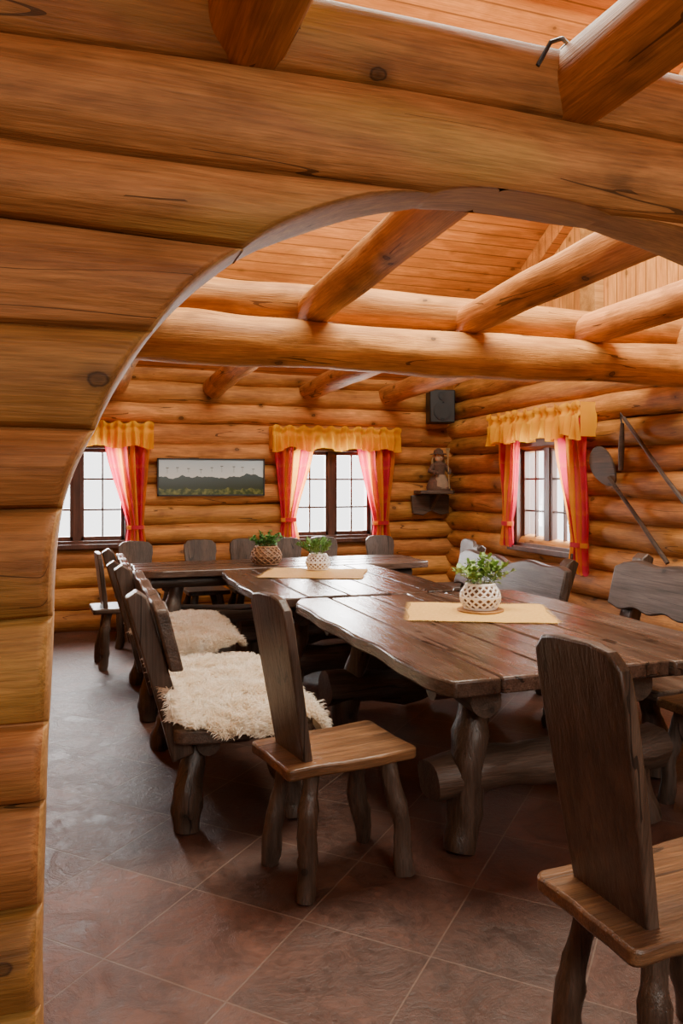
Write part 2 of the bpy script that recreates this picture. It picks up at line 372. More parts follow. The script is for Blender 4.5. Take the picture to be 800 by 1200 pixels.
def strip(i, zs, xl, xr, t, reveal_l, reveal_r):
    nx = 42; F = []; B = []
    zc = AZ0 + (i + .5) * AP
    for z in zs:
        u = (z - (AZ0 + i * AP)) / AP
        th = math.sqrt(max(.0002, RAD ** 2 - (z - zc) ** 2))
        if i < 12 or u < .5:
            gq = min(u, 1 - u) if i < 12 else u
            if gq < .05 and i > 0 or (i == 0 and 1 - u < .05): th -= .020 * (1 - min(gq, 1) / .05) ** 1.5
        fr = []; bk = []
        a0, a1 = xl(z), xr(z)
        EB = .030; NE = 8
        for k in range(nx + 1):
            if reveal_r and k >= nx - NE: x = a1 - min(EB, (a1 - a0) * .5) * ((nx - k) / NE) ** 1.6
            elif reveal_l and k <= NE: x = a0 + min(EB, (a1 - a0) * .5) * (k / NE) ** 1.6
            elif reveal_r: x = a0 + (a1 - min(EB, (a1 - a0) * .5) - a0) * k / (nx - NE)
            elif reveal_l:
                st = a0 + min(EB, (a1 - a0) * .5); x = st + (a1 - st) * (k - NE) / (nx - NE)
            else: x = a0 + (a1 - a0) * k / nx
            dz = (seam(i, x) * (1 - u) + seam(i + 1, x) * u) if u <= 1 else 0
            env = max(0, min(1, 5 * min(u, 1 - u))) if u <= 1 else 0
            w = env * (YO[i] + .006 * math.sin(x * 2 + i * 1.7) + .004 * math.sin(x * 9 + i * 3 + z * 14) + .010 * noise.noise(Vector((x * 2.5, i * 3.3, z * 9))))
            tt = th
            de = (a1 - x) if reveal_r else (x - a0) if reveal_l else 9
            if de < EB and th > .065:
                e = 1 - de / EB; tt = th - (th - .065) * (1 - math.sqrt(max(0, 1 - e * e)))
            fr.append(aw.vert((x, YC - tt + w, z + dz), t)); bk.append(aw.vert((x, YC + tt + w, z + dz), t))
        F.append(fr); B.append(bk)
    for a in range(len(zs) - 1):
        for k in range(nx):
            edge = (reveal_r and k >= nx - 4) or (reveal_l and k < 4)
            aw.cm = 1 if edge else 0
            aw.face(F[a][k], F[a][k + 1], F[a + 1][k + 1], F[a + 1][k])
            aw.face(B[a][k], B[a + 1][k], B[a + 1][k + 1], B[a][k + 1])
        aw.cm = 1
        if reveal_l: aw.face(F[a][0], F[a + 1][0], B[a + 1][0], B[a][0])
        if reveal_r: aw.face(F[a][nx], B[a][nx], B[a + 1][nx], F[a + 1][nx])
        aw.cm = 0
    return F, B
apex = ACZ + AR
for i in range(0, 13):
    t = TINTS[i]
    z0, z1 = max(0, AZ0 + i * AP), AZ0 + (i + 1) * AP
    if i == 12: z1 = AZ0 + 12.5 * AP + RAD
    base = {z0, z1}
    for k in range(1, 16): base.add(z0 + (z1 - z0) * k / 16)
    for k in (.012, .025, .04, .05): base.add(z0 + (z1 - z0) * k); base.add(z0 + (z1 - z0) * (1 - k))
    for k in range(0, 361):
        za = ACZ + AR * math.sin(math.radians(k * .25))
        if z0 < za < z1 and za < apex - 2e-5: base.add(za)
    if z0 < apex < z1: base.add(apex)
    zs = sorted(base)
    lo = [z for z in zs if z <= apex + 1e-6]; hi = [z for z in zs if z >= apex - 1e-6]
    if len(lo) > 1:
        strip(i, lo, lambda z: XL - .1, lambda z: ACX - arch_half(z), t, False, True)
        strip(i, lo, lambda z: ACX + arch_half(z, True), lambda z: XR, t, True, False)
    if len(hi) > 1:
        strip(i, hi, lambda z: XL - .1, lambda z: ACX, t, False, False)
        strip(i, hi, lambda z: ACX, lambda z: XR, t, False, False)
aw.done('wall_arch', ['arch', 'cut'], kind='structure', recalc=False, sharp=50)

# beams -----------------------------------------------------------------
def logobj(name, label, pts0, pts1, r, mat, t, group):
    b_ = MB(); a, c = Vector(pts0), Vector(pts1); k = 90; pts = []; ra = []
    for j in range(k + 1):
        q = j * 60 / k
        p = a.lerp(c, j / k); p += Vector((.012 * math.sin(q * .25 + t * 9), .0, .010 * math.sin(q * .2 + t * 5))) if mat == 'logY' else Vector((0, .008 * math.sin(q * .2 + t * 9), .008 * math.sin(q * .16 + t * 7)))
        pts.append(p); ra.append(r * (1 + .03 * math.sin(q * .33 + t * 20) + .01 * math.sin(q * 1.3)))
    b_.tube(pts, ra, 28, t, wob=.13, wf=.16)
    o = b_.done(name, mat, origin=a, label=label, category='beam', group=group); return o
logobj('ceiling_beam', 'thick horizontal orange log beam spanning the room', (XL, 4.3, 2.25), (XR, 4.3, 2.25), .142, 'logX', .62, 'log ceiling beams')
logobj('ceiling_beam', 'upper orange log lying on the main cross beam', (XL, 4.42, 2.51), (XR, 4.42, 2.51), .115, 'logX', .35, 'log ceiling beams')
for k, X in enumerate((.37, 1.31, 2.33, 3.24)):
    logobj('tie_beam', 'round varnished log tie beam resting on the cross beams', (X, -.9, 2.585), (X, 7.9, 2.405), .102, 'logY', (.45, .65, .55, .75)[k], 'log tie beams')

# windows ----------------------------------------------------------------
def window(name, axis, s0, s1, plane, inward):
    b_ = MB(); g = MB()
    z0, z1 = WZ0 - .0, WZ1
    def bx(m_, a0, a1, d0, d1, za, zb):
        d0, d1 = sorted((plane + d0 * inward, plane + d1 * inward))
        if axis == 'X': m_.box(a0, a1, d0, d1, za, zb)
        else: m_.box(d0, d1, a0, a1, za, zb)
    F = .055
    for a0, a1, za, zb in ((s0 - .015, s0 + F, z0, z1), (s1 - F, s1 + .015, z0, z1), (s0 - .015, s1 + .015, z0 - .01, z0 + F), (s0 - .015, s1 + .015, z1 - F, z1 + .01)):
        bx(b_, a0, a1, -.12, .125, za, zb)
    bx(b_, s0 - .05, s1 + .05, .08, .17, z0 - .02, z0 + .025)
    mid = (s0 + s1) / 2; bx(b_, mid - .04, mid + .04, -.02, .07, z0, z1)
    for a0, a1 in ((s0 + F, mid - .03), (mid + .03, s1 - F)):
        for c0, c1 in ((a0, a0 + .035), (a1 - .035, a1)): bx(b_, c0, c1, 0, .06, z0 + F, z1 - F)
        for za in (z0 + F, z1 - F - .04): bx(b_, a0, a1, 0, .06, za, za + .04)
        m_ = (a0 + a1) / 2; bx(b_, m_ - .009, m_ + .009, .01, .045, z0 + F, z1 - F)
        for q in (1, 2):
            zz = z0 + F + (z1 - z0 - 2 * F) * q / 3; bx(b_, a0, a1, .01, .045, zz - .009, zz + .009)
    o = b_.done(name, 'frame', kind='structure', bevel=.004)
    bx(g, s0 + F, s1 - F, .024, .028, z0 + F, z1 - F)
    g.done('glass_pane', 'glass', parent=o, kind='structure')
window('window_1', 'X', -.50, .50, YF, -1)
window('window_2', 'X', 2.10, 3.10, YF, -1)
window('window_3', 'Y', 5.50, 6.44, XR, -1)

# curtains ---------------------------------------------------------------
def curtain(axis, plane, t0, t1, b0, b1, ztop, zbot, folds, label, off=.165):
    c = MB()
    def f(u, v):
        k = min(1, v / .82); k = k ** 1.6 * .55 + k * k * (3 - 2 * k) * .45
        lo = t0 + (b0 - t0) * k; hi = t1 + (b1 - t1) * k
        if v > .82: fl = (v - .82) / .18; lo -= .035 * fl; hi += .035 * fl
        s = lo + (hi - lo) * u; z = ztop + (zbot - ztop) * v
        amp = .030 * (1 - .4 * v)
        o = plane - off - amp * math.sin(u * folds * 2 * math.pi + v * 1.5) - .014 * math.sin(u * 7 + v * 6)
        z += .02 * math.sin(u * folds * 6.28) * v
        return (s, o, z) if axis == 'X' else (o, s, z)
    c.grid(f, folds * 12, 30)
    og = ((t0 + t1) / 2, plane - off, ztop) if axis == 'X' else (plane - off, (t0 + t1) / 2, ztop)
    o = c.done('curtain', 'plaid', origin=og, label=label, category='curtain', group='plaid window curtains', sharp=180)
    zt = ztop + (zbot - ztop) * .82; q = MB(); n_ = 28; cs = (b0 + b1) / 2; hw = (b1 - b0) / 2 + .012
    def band(u, v):
        a = 2 * math.pi * u; s = cs + hw * math.cos(a); d = plane - off + .042 * math.sin(a); z = zt + .02 - .04 * v
        return (s - og[0], d - og[1], z - og[2]) if axis == 'X' else (d - og[0], s - og[1], z - og[2])
    q.grid(band, n_, 3); q.done('tie_back', 'plaid', parent=o, sharp=180)
def valance(axis, plane, s0, s1, ztop, zbot, label, off=.225):
    c = MB(); W = s1 - s0
    def f(u, v):
        z = ztop + (zbot - ztop) * v - .03 * v * math.cos(u * 4 * 2 * math.pi) + .016 * math.sin(u * 60) * (1 - v) ** 2 - .015 * v * math.sin(u * 23)
        o = plane - off - (.012 + .026 * v) * math.sin(u * 17 * 2 * math.pi + 2.5 * math.sin(u * 9)) - (.008 if .14 < v < .32 else .035) - .014 * math.sin(u * 40 + v * 4)
        s = s0 + W * u + .01 * v * math.sin(u * 31)
        return (s, o, z) if axis == 'X' else (o, s, z)
    c.grid(f, 200, 16)
    for s in (s0, s1):
        c.grid(lambda u, v: ((s, plane - off - .03 + (off - .07) * u, ztop + (zbot - ztop) * v) if axis == 'X' else (plane - off - .03 + (off - .07) * u, s, ztop + (zbot - ztop) * v)), 4, 4)
    og = ((s0 + s1) / 2, plane - off, ztop) if axis == 'X' else (plane - off, (s0 + s1) / 2, ztop)
    c.done('curtain_valance', 'yellow', origin=og, label=label, category='valance', group='yellow window valances', sharp=180)
CL = 'red and orange plaid curtain hanging beside a log wall window'
curtain('X', YF, -.68, -.24, -.62, -.47, 1.95, .80, 5, CL)
curtain('X', YF, .24, .68, .47, .62, 1.95, .80, 5, CL)
valance('X', YF, -.71, .71, 2.03, 1.79, 'gathered yellow valance above a dark framed window')
curtain('X', YF, 1.93, 2.38, 2.02, 2.17, 1.95, .86, 5, CL)
curtain('X', YF, 2.84, 3.30, 3.05, 3.22, 1.95, .80, 5, CL)
valance('X', YF, 1.90, 3.33, 2.03, 1.79, 'gathered yellow valance above the double window')
curtain('Y', XR, 6.22, 6.62, 6.40, 6.56, 1.98, .85, 5, CL)
curtain('Y', XR, 5.24, 5.70, 5.26, 5.47, 1.98, .70, 5, 'long red and orange plaid curtain with yellow hem')
valance('Y', XR, 5.22, 6.68, 2.10, 1.82, 'gathered yellow valance on the side wall window', off=.23)

# picture ----------------------------------------------------------------
rt = root('framed_picture', 'framed mountain panorama picture on the log wall', 'picture', (1.30, 7.82, 1.50))
b_ = MB(); w, h = .545, .19
for x0, x1, z0, z1 in ((-w, w, h - .014, h), (-w, w, -h, -h + .014), (-w, -w + .014, -h, h), (w - .014, w, -h, h)): b_.box(x0, x1, -.015, .02, z0, z1)
b_.done('picture_frame', 'black', parent=rt)
b_ = MB(); b_.box(-w + .010, w - .010, -.004, .01, -h + .010, h - .010)
b_.done('picture_print', 'pano', parent=rt)
for k in range(9):
    b_ = MB(); x0 = -.44 + k * .11 + R.uniform(-.02, .02); z0 = R.uniform(.035, .06); z1 = z0 + R.uniform(.035, .06)
    b_.prism([(x0 - .001, z0), (x0 + .001, z0), (x0 + .001, z1), (x0 + .014, z1), (x0 + .014, z1 + .006), (x0 - .014, z1 + .006), (x0 - .014, z1), (x0 - .001, z1)], lambda a, c, d: (a, -.0055 if d else -.0042, c)); b_.done('peak_marker', 'black', parent=rt)

# speaker ------------------------------------------------------------------
rt = root('speaker', 'black loudspeaker box mounted high in the corner', 'speaker', (3.80, 7.68, 2.10), -14)
b_ = MB(); b_.box(-.14, .14, -.12, .12, 0, .36); b_.done('cabinet', 'black', parent=rt, bevel=.012)
def disc(prof, y0, c):
    q = MB(); q.tube([(c[0], y0 - yy, c[1]) for r, yy in prof], [r for r, yy in prof], 28); return q
disc([(.10, 0), (.10, .012), (.085, .014), (.03, -.01), (.028, 0), (.001, .004)], -.12, (0, .13)).done('woofer', 'blackcone', parent=rt)
disc([(.045, 0), (.045, .01), (.03, .008), (.001, .014)], -.12, (0, .29)).done('tweeter', 'blackcone', parent=rt)
b_ = MB(); b_.tube([(0, .1, .2), (0, .19, .22)], .02, 10); b_.done('wall_bracket', 'black', parent=rt)

# corner shelf + doll -------------------------------------------------------
rt = root('wall_shelf', 'dark wooden carved shelf fixed in the room corner', 'shelf', (3.74, 7.70, 1.08))
b_ = MB(); b_.prism([(-.20, .12), (-.22, -.10), (-.05, -.17), (.15, -.16), (.22, -.06), (.22, .12)], lambda a, c, d: (a, c, .28 if d else .24)); b_.done('shelf_board', 'darkX', parent=rt, bevel=.006)
b_ = MB(); b_.prism([(-.24, .22), (-.22, .02), (-.10, 0), (0, .05), (.12, 0), (.22, .02), (.22, .22), (.1, .25)], lambda a, c, d: (a, .12 if d else .08, c)); b_.done('shelf_back', 'darkX', parent=rt, bevel=.006)
b_ = MB(); b_.prism([(.08, .06), (-.12, .24), (.08, .24)], lambda a, c, d: (.02 if d else -.02, a, c)); b_.done('bracket', 'darkX', parent=rt, bevel=.004)
rt = root('doll', 'small folk doll in brown dress holding a straw broom', 'doll', (3.77, 7.66, 1.36))
b_ = MB(); b_.lathe([(.13, 0), (.138, .03), (.115, .10), (.065, .18), (.075, .23), (.08, .28), (.035, .32)], seg=20); b_.done('dress', 'dress', parent=rt)
b_ = MB(); b_.lathe([(.095, .02), (.10, .05), (.085, .10), (.055, .17)], (0, -.042, 0), 16); b_.done('apron', 'pale', parent=rt)
b_ = MB(); b_.ell((0, 0, .365), (.055, .055, .06)); b_.ell((0, -.056, .362), (.011, .014, .012)); b_.done('head', 'skin', parent=rt)
b_ = MB(); b_.lathe([(.10, 0), (.09, .008), (.056, .014), (.05, .045), (.012, .07)], (0, .005, .395), 18); b_.done('hat', 'dress', parent=rt)
b_ = MB()
for k in range(26):
    a = math.radians(180 * k / 25); b_.tube([(math.cos(a) * .05, math.sin(a) * .045, .40), (math.cos(a) * .075, math.sin(a) * .055, .34), (math.cos(a) * .085, math.sin(a) * .06, .27)], [.008, .009, .004], 5)
b_.done('hair', 'straw', parent=rt)
for sgn in (-1, 1):
    b_ = MB(); b_.tube([(sgn * .06, 0, .28), (sgn * .12, -.03, .21), (sgn * .08, -.10, .19)], [.028, .026, .02], 8); b_.ell((sgn * .07, -.115, .19), (.02, .02, .02)); b_.done('arm', 'dress', parent=rt)
b_ = MB(); b_.tube([(.07, -.12, .02), (.05, -.12, .38)], .006, 6)
for k in range(20):
    b_.tube([(.05, -.12, .36), (.05 + R.uniform(-.035, .035), -.12 + R.uniform(-.02, .02), .46)], [.005, .003], 4)
b_.done('broom', 'straw', parent=rt)

# wall tools -------------------------------------------------------------
XT = XR - .135
rt = root('wooden_bread_peel', 'long-handled wooden paddle hung on the log wall', 'tool', (XT, 4.86, 1.3))
A = Vector((0, .20, .27)); Bp = Vector((0, -.50, -.42)); dr = (Bp - A).normalized(); pr = Vector((0, dr.z, -dr.y))
b_ = MB(); ol = []
for k in range(32):
    a = 2 * math.pi * k / 32; ol.append((math.cos(a) * .19, math.sin(a) * (.120 - .025 * math.cos(a))))
b_.prism(ol, lambda a, c, d: tuple(A + dr * a + pr * c + Vector(((-.018 if d else 0) - .02, 0, 0)))); b_.done('paddle_blade', 'handle', parent=rt, bevel=.004)
b_ = MB(); b_.tube([A + dr * .12 + Vector((-.045, 0, 0)), A + dr * .5 + Vector((-.03, 0, 0)), Bp + Vector((-.03, 0, 0))], [.016, .015, .017], 10); b_.done('handle', 'handle', parent=rt)
rt = root('threshing_flail', 'old wooden flail with a long pole hung on wall', 'tool', (XT, 4.6, 1.6))
b_ = MB(); b_.tube([(-.03, .22, .34), (-.03, -.2, -.1), (-.03, -.85, -.72)], [.014, .015, .018], 10); b_.done('pole', 'pole', parent=rt)
b_ = MB(); b_.tube([(-.03, .235, .30), (-.03, .245, .1), (-.03, .25, -.06)], [.014, .024, .018], 10); b_.done('swingle', 'pole', parent=rt)
b_ = MB(); b_.tube([(-.03, .215, .335), (-.04, .24, .375), (-.03, .25, .33), (-.03, .237, .29)], .007, 6); b_.done('leather_joint', 'steel', parent=rt)

b_ = MB(); b_.tube([(1.14, 1.735, 2.54), (1.17, 1.72, 2.60), (1.22, 1.74, 2.63), (1.28, 1.80, 2.66), (1.3, 1.95, 2.675)], .006, 6)
b_.done('cable', 'black', origin=(1.2, 1.8, 2.6), label='short black electric cable curling over the log', category='cable')

# ------------------------------------------------------------------ furniture
def roundrect(hx, hy, r, wob=0, n=5, seed=0):
    pts = []
    for cx_, cy, a0 in ((hx - r, hy - r, 0), (-hx + r, hy - r, 90), (-hx + r, -hy + r, 180), (hx - r, -hy + r, 270)):
        for k in range(n + 1):
            a = math.radians(a0 + 90 * k / n); pts.append((cx_ + r * math.cos(a), cy + r * math.sin(a)))
    out = []
    for i, p in enumerate(pts):
        q = pts[(i + 1) % len(pts)]; d = math.dist(p, q); k = max(1, int(d / .06))
        for j in range(k):
            x, y = p[0] + (q[0] - p[0]) * j / k, p[1] + (q[1] - p[1]) * j / k
            w = wob * noise.noise(Vector((x * 7 + seed, y * 7, seed)))
            L = math.hypot(x, y) + 1e-6
            out.append((x + w * x / L, y + w * y / L))
    return out
def leg(parent, x0, y0, z0, x1, y1, r0, r1, t, mat='darkZ', name='leg', bend=.014):
    b_ = MB(); k = 14; pts = []; ra = []
    for j in range(k + 1):
        u = j / k; e = math.sin(u * math.pi)
        pts.append((x0 + (x1 - x0) * u + bend * e * math.sin(u * 4 + t * 19), y0 + (y1 - y0) * u + bend * e * math.sin(u * 5 + t * 15), z0 * (1 - u)))
        ra.append(r0 + (r1 - r0) * u + r0 * .10 * math.sin(u * 8 + t * 20) + (.10 * r1 if 1 < j < k and (j + int(t * 10)) % 6 == 0 else 0))
    ra[-1] *= .92
    b_.tube(pts, ra, 16, t, wob=.22); return b_.done(name, mat, parent=parent)

def make_chair(name, label, loc, rot, hs=1.05, lean=.17, seatmat='seat'):
    c = root(name, label, 'chair', loc, rot, 'rustic dark wooden chairs')
    b_ = MB(); b_.prism(roundrect(.262, .185, .03, .022, seed=3), lambda a, d, e: (a - .014, d * (1 + .12 * a), .472 if e else .432), .6)
    b_.done('seat', seatmat, parent=c, bevel=.008)
    for i, (sx, sy) in enumerate(((-1, -1), (-1, 1), (1, -1), (1, 1))):
        leg(c, sx * .155, sy * .11, .435, sx * .205, sy * .155, .031, .036, .2 + .2 * i)
    H = hs - .45
    ol = [(-.125, -.03), (.125, -.03), (.133, .10), (.146, .30), (.155, H - .11), (.150, H - .045), (.115, H - .010), (.06, H), (-.06, H + .004), (-.118, H - .006), (-.152, H - .04), (-.157, H - .11), (-.149, .30), (-.135, .10)]
    b_ = MB()
    b_.prism(ol, lambda a, z, d: (-.155 - z * lean - (.036 if d else 0), a, .45 + z), .45)
    b_.done('backrest', 'darkZ', parent=c, bevel=.007)
    return c
make_chair('dining_chair', 'dark rustic wooden chair with solid plank backrest', (1.365, 1.50, 0), 2, 1.09)
ch = make_chair('dining_chair', 'rustic wooden chair with light worn seat beside the table', (.92, 2.73, 0), 9, 1.05)
copy_tree(ch, (2.73, 2.66, 0), 180, 'rustic wooden chair tucked under the large table corner')
FL = 'rustic plank-back chair standing along the window wall'
fc = make_chair('dining_chair', FL, (.51, 7.16, 0), -92, .90, .12, 'darkX')
for X, r_ in ((1.12, -88), (1.55, -90), (1.95, -93), (2.35, -88), (2.96, -90)):
    copy_tree(fc, (X, 7.16, 0), r_, FL)
copy_tree(fc, (.38, 6.36, 0), 4, 'dark plank-back chair at the end of the cross table')
copy_tree(fc, (3.34, 6.60, 0), 176, 'dark plank-back chair beside the corner')

def make_bench(label, loc, rot, L, seed, carved=False, bh=0.0, bmat='darkY'):
    c = root('bench', label, 'bench', loc, rot, 'rustic wooden benches'); h = L / 2
    b_ = MB(); b_.prism(roundrect(.29, h, .05, .03, seed=seed), lambda a, d, e: (a, d, .455 if e else .395), .5)
    b_.done('seat', 'darkY', parent=c, bevel=.01)
    for i, (sx, sy) in enumerate(((-1, -1), (-1, 1), (1, -1), (1, 1))):
        leg(c, sx * .17, sy * (h - .2), .41, sx * .23, sy * (h - .13), .050, .060, .1 + .22 * i, bend=.02)
    b_ = MB(); b_.tube([(-.14, -h + .1, .36), (-.14, 0, .355), (-.14, h - .1, .36)], .05, 12, .3, wob=.1); b_.done('rail', 'darkY', parent=c)
    for s in (-1, 1):
        b_ = MB(); y0 = s * (h - .14)
        ol = [(-.20, .33), (-.29, .30), (-.34, .50), (-.475, .98 + bh), (-.43, 1.01 + bh), (-.39, .98 + bh), (-.255, .50)]
        b_.prism(ol, lambda a, z, d: (a, y0 + (.05 if d else -.05), z), .4); b_.done('back_post', 'darkZ', parent=c, bevel=.008)
    b_ = MB(); ol = []; k = 30
    for j in range(k + 1):
        y = -h + .02 + (L - .04) * j / k
        e = min(1, min(j, k - j) / 2.0)
        ol.append((y, .27 + .03 * e + .010 * math.sin(j * .7 + seed) + (-.03 * math.exp(-((y / h) / .18) ** 2) if carved else 0)))
    for j in range(k, -1, -1):
        y = -h + .02 + (L - .04) * j / k
        ol.append((y, .02 + .012 * math.sin(j * .9 + seed * 2)))
    b_.prism(ol, lambda y, z, d: (-.265 - .25 * (z + .14) + (.055 if d else 0), y, .66 + z + bh), .6)
    b_.done('back_plank', bmat, parent=c, bevel=.01)
    return c
make_bench('dark log bench with fluffy cream sheepskin on seat', (.66, 3.76, 0), 0, 1.32, 1)
make_bench('dark log bench with sheepskin near the second table', (.64, 5.26, 0), 0, 1.18, 2, bh=-.03)
make_bench('dark wooden bench with wavy plank back by side wall', (2.90, 3.50, 0), 180, 1.10, 4, bmat='grey')
make_bench('dark wooden bench with carved plank back by side wall', (2.80, 5.16, 0), 180, 1.55, 6, True, bh=-.09, bmat='grey')

def table_top(c, x0, x1, y0, y1, zt, nb, along, seed, th=.06):
    rr = random.Random(seed); b_ = MB()
    A0, A1, B0, B1 = (x0, x1, y0, y1) if along == 'Y' else (y0, y1, x0, x1)
    w = (A1 - A0) / nb; k = 26
    seams = [A0]
    for i in range(1, nb): seams.append(A0 + w * i + rr.uniform(-.02, .02))
    seams.append(A1)
    for i in range(nb):
        e0, e1 = B0 + rr.uniform(-.012, .015), B1 - rr.uniform(-.012, .015); l = []; r_ = []
        for j in range(k + 1):
            q = e0 + (e1 - e0) * j / k
            cr = .06 * max(0, 1 - min(j, k - j) / 1.5)
            la = seams[i] + (.0035 if i else .009 * math.sin(q * 4 + seed) + .007 * math.sin(q * 13) + cr)
            rb = seams[i + 1] - (.0035 if i < nb - 1 else .009 * math.sin(q * 4.3 + seed) + .007 * math.sin(q * 11) + cr)
            l.append((la, q)); r_.append((rb, q))
        ol = l + r_[::-1]
        dz = rr.uniform(-.002, .002)
        if along == 'Y': b_.prism(ol, lambda a, q, d: (a, q, zt + dz if d else zt - th), rr.random())
        else: b_.prism(ol, lambda a, q, d: (q, a, zt + dz if d else zt - th), rr.random())
    b_.done('tabletop', 'top' if along == 'Y' else 'topx', parent=c, bevel=.009)
def make_table(label, cx_, cy, hx, hy, nb, along, seed, ins=.33, rin=.24, lr=1.0):
    c = root('dining_table', label, 'table', (cx_, cy, 0), 0, 'rustic plank dining tables')
    table_top(c, -hx, hx, -hy, hy, .75, nb, along, seed)
    X0, X1 = -(hx - .24), hx - rin; ly = hy - ins; i = 0
    for sy in (-1, 1):
        for sx in (-1, 1):
            i += 1; X = X0 if sx < 0 else X1
            leg(c, X - sx * .12, sy * (ly - .05), .69, X - sx * (-.02), sy * (ly + .05), .058 * lr, .070 * lr, .12 * i + .05, bend=.022)
        b_ = MB(); b_.tube([(X0 - .13 + (X1 - X0 + .26) * k / 12, sy * ly + .01 * math.sin(k), .285 + .014 * math.sin(k * .7 + sy)) for k in range(13)], [.090 + .009 * math.sin(k * 1.3 + sy) for k in range(13)], 18, .55 + .1 * sy, wob=.25); b_.done('stretcher_log', 'darkX', parent=c)
        b_ = MB(); b_.tube([(-hx + .12, sy * ly, .64), (hx - .12, sy * ly, .64)], .05, 12, .3); b_.done('cross_beam', 'darkX', parent=c)
    for sx in (-1, 1):
        X = X0 if sx < 0 else X1
        b_ = MB(); b_.tube([(X - sx * .06 + .012 * math.sin(k), -hy + .2 + (2 * hy - .4) * k / 10, .60 + .01 * math.sin(k * .8)) for k in range(11)], [.066 + .006 * math.sin(k * 1.7) for k in range(11)], 14, .5, wob=.2); b_.done('rail_log', 'darkY', parent=c)
    return c
make_table('large dark plank dining table with live edges', 1.95, 3.42, .75, 1.0, 6, 'Y', 3, rin=.42, lr=1.05)
make_table('dark plank dining table with yellow cloth and plant', 1.72, 5.30, .66, .82, 5, 'Y', 5)
make_table('dark plank table set crosswise near the windows', 1.70, 6.54, 1.26, .36, 4, 'X', 8, .17)

# sheepskins ---------------------------------------------------------------
def sheepskin(label, cx_, cy, hx, hy, seed, drop):
    rr = random.Random(seed); b_ = MB()
    def surf(u, v):
        an = math.atan2(v, u); rad = max(abs(u), abs(v))
        wob = 1 + .07 * math.sin(an * 3 + seed) + .05 * math.sin(an * 7) + .03 * math.sin(an * 11 + seed)
        q = math.hypot(u, v) or 1; sq = rad / q
        f = .40 + .60 * sq
        x, y = u * hx * wob * (f + .15), v * hy * wob * (f + .15)
        z = .475 + .035 * (1 - rad ** 4) + .016 * noise.noise(Vector((x * 7, y * 7, seed)))
        if x > .27:
            ov = x - .27; x = .27 + min(ov, .05) + .10 * max(0, ov - .05); z -= max(0, ov - .02) * .95
        if y < -drop:
            ov = -drop - y; y = -drop - min(ov, .05) - .10 * max(0, ov - .05); z -= max(0, ov - .02) * .95
        if x < -.22: z += (-.22 - x) * .8
        return Vector((max(x, -.31), y, z))
    N = 34
    b_.grid(lambda a, c: tuple(surf(a * 2 - 1, c * 2 - 1)), N, N)
    tufts = [(rr.uniform(-1, 1), rr.uniform(-1, 1), rr.uniform(0, 6.28)) for _ in range(2200)]
    for k in range(500):
        e = rr.uniform(-1, 1); s_ = rr.choice((-1, 1)) * rr.uniform(.94, 1)
        tufts.append((e, s_, rr.uniform(0, 6.28)) if rr.random() < .5 else (s_, e, rr.uniform(0, 6.28)))
    for (tu, tv, ta) in tufts:
        tuftdir = Vector((math.cos(ta), math.sin(ta), 0)); Lt = rr.uniform(.026, .048)
        tc_ = surf(tu, tv)
        for k in range(14):
            u = max(-1, min(1, tu + rr.gauss(0, .03))); v = max(-1, min(1, tv + rr.gauss(0, .022)))
            p = surf(u, v); e = .02
            du = surf(min(1, u + e), v) - surf(max(-1, u - e), v); dv = surf(u, min(1, v + e)) - surf(u, max(-1, v - e))
            nn = du.cross(dv)
            if nn.length < 1e-9: continue
            nn.normalize()
            dirv = (nn * 1.0 + tuftdir * .6 + Vector((rr.uniform(-.3, .3), rr.uniform(-.3, .3), rr.uniform(-.1, .1))) + Vector((u ** 5, v ** 5, 0)) * .7).normalized()
            L = Lt * rr.uniform(.75, 1.15); side = dirv.cross(Vector((rr.uniform(-1, 1), rr.uniform(-1, 1), rr.uniform(-1, 1)))).normalized() * .0016
            conv = (tc_ - p) * .4; conv.z = 0
            m1 = p + dirv * L * .5 + conv * .4; m2 = p + dirv * L * .82 + conv + tuftdir * L * .2; tip = p + dirv * L * .78 + conv * 1.2 + tuftdir * L * .42 + Vector((0, 0, -.006))
            a1, a2 = b_.vert(p - side), b_.vert(p + side); c1, c2 = b_.vert(m1 - side), b_.vert(m1 + side); d1, d2 = b_.vert(m2 - side * .85), b_.vert(m2 + side * .85); d = b_.vert(tip)
            b_.face(a1, a2, c2, c1); b_.face(c1, c2, d2, d1); b_.face(d1, d2, d)
    o = b_.done('sheepskin', 'fur', label=label, category='sheepskin', group='sheepskins on the benches', recalc=False, sharp=180)
    o.location = (cx_, cy, 0); return o
sheepskin('fluffy cream sheepskin draped over the bench seat', .655, 3.62, .335, .52, 3, .50)
sheepskin('fluffy cream sheepskin on the second bench seat', .64, 5.14, .335, .48, 6, .46)

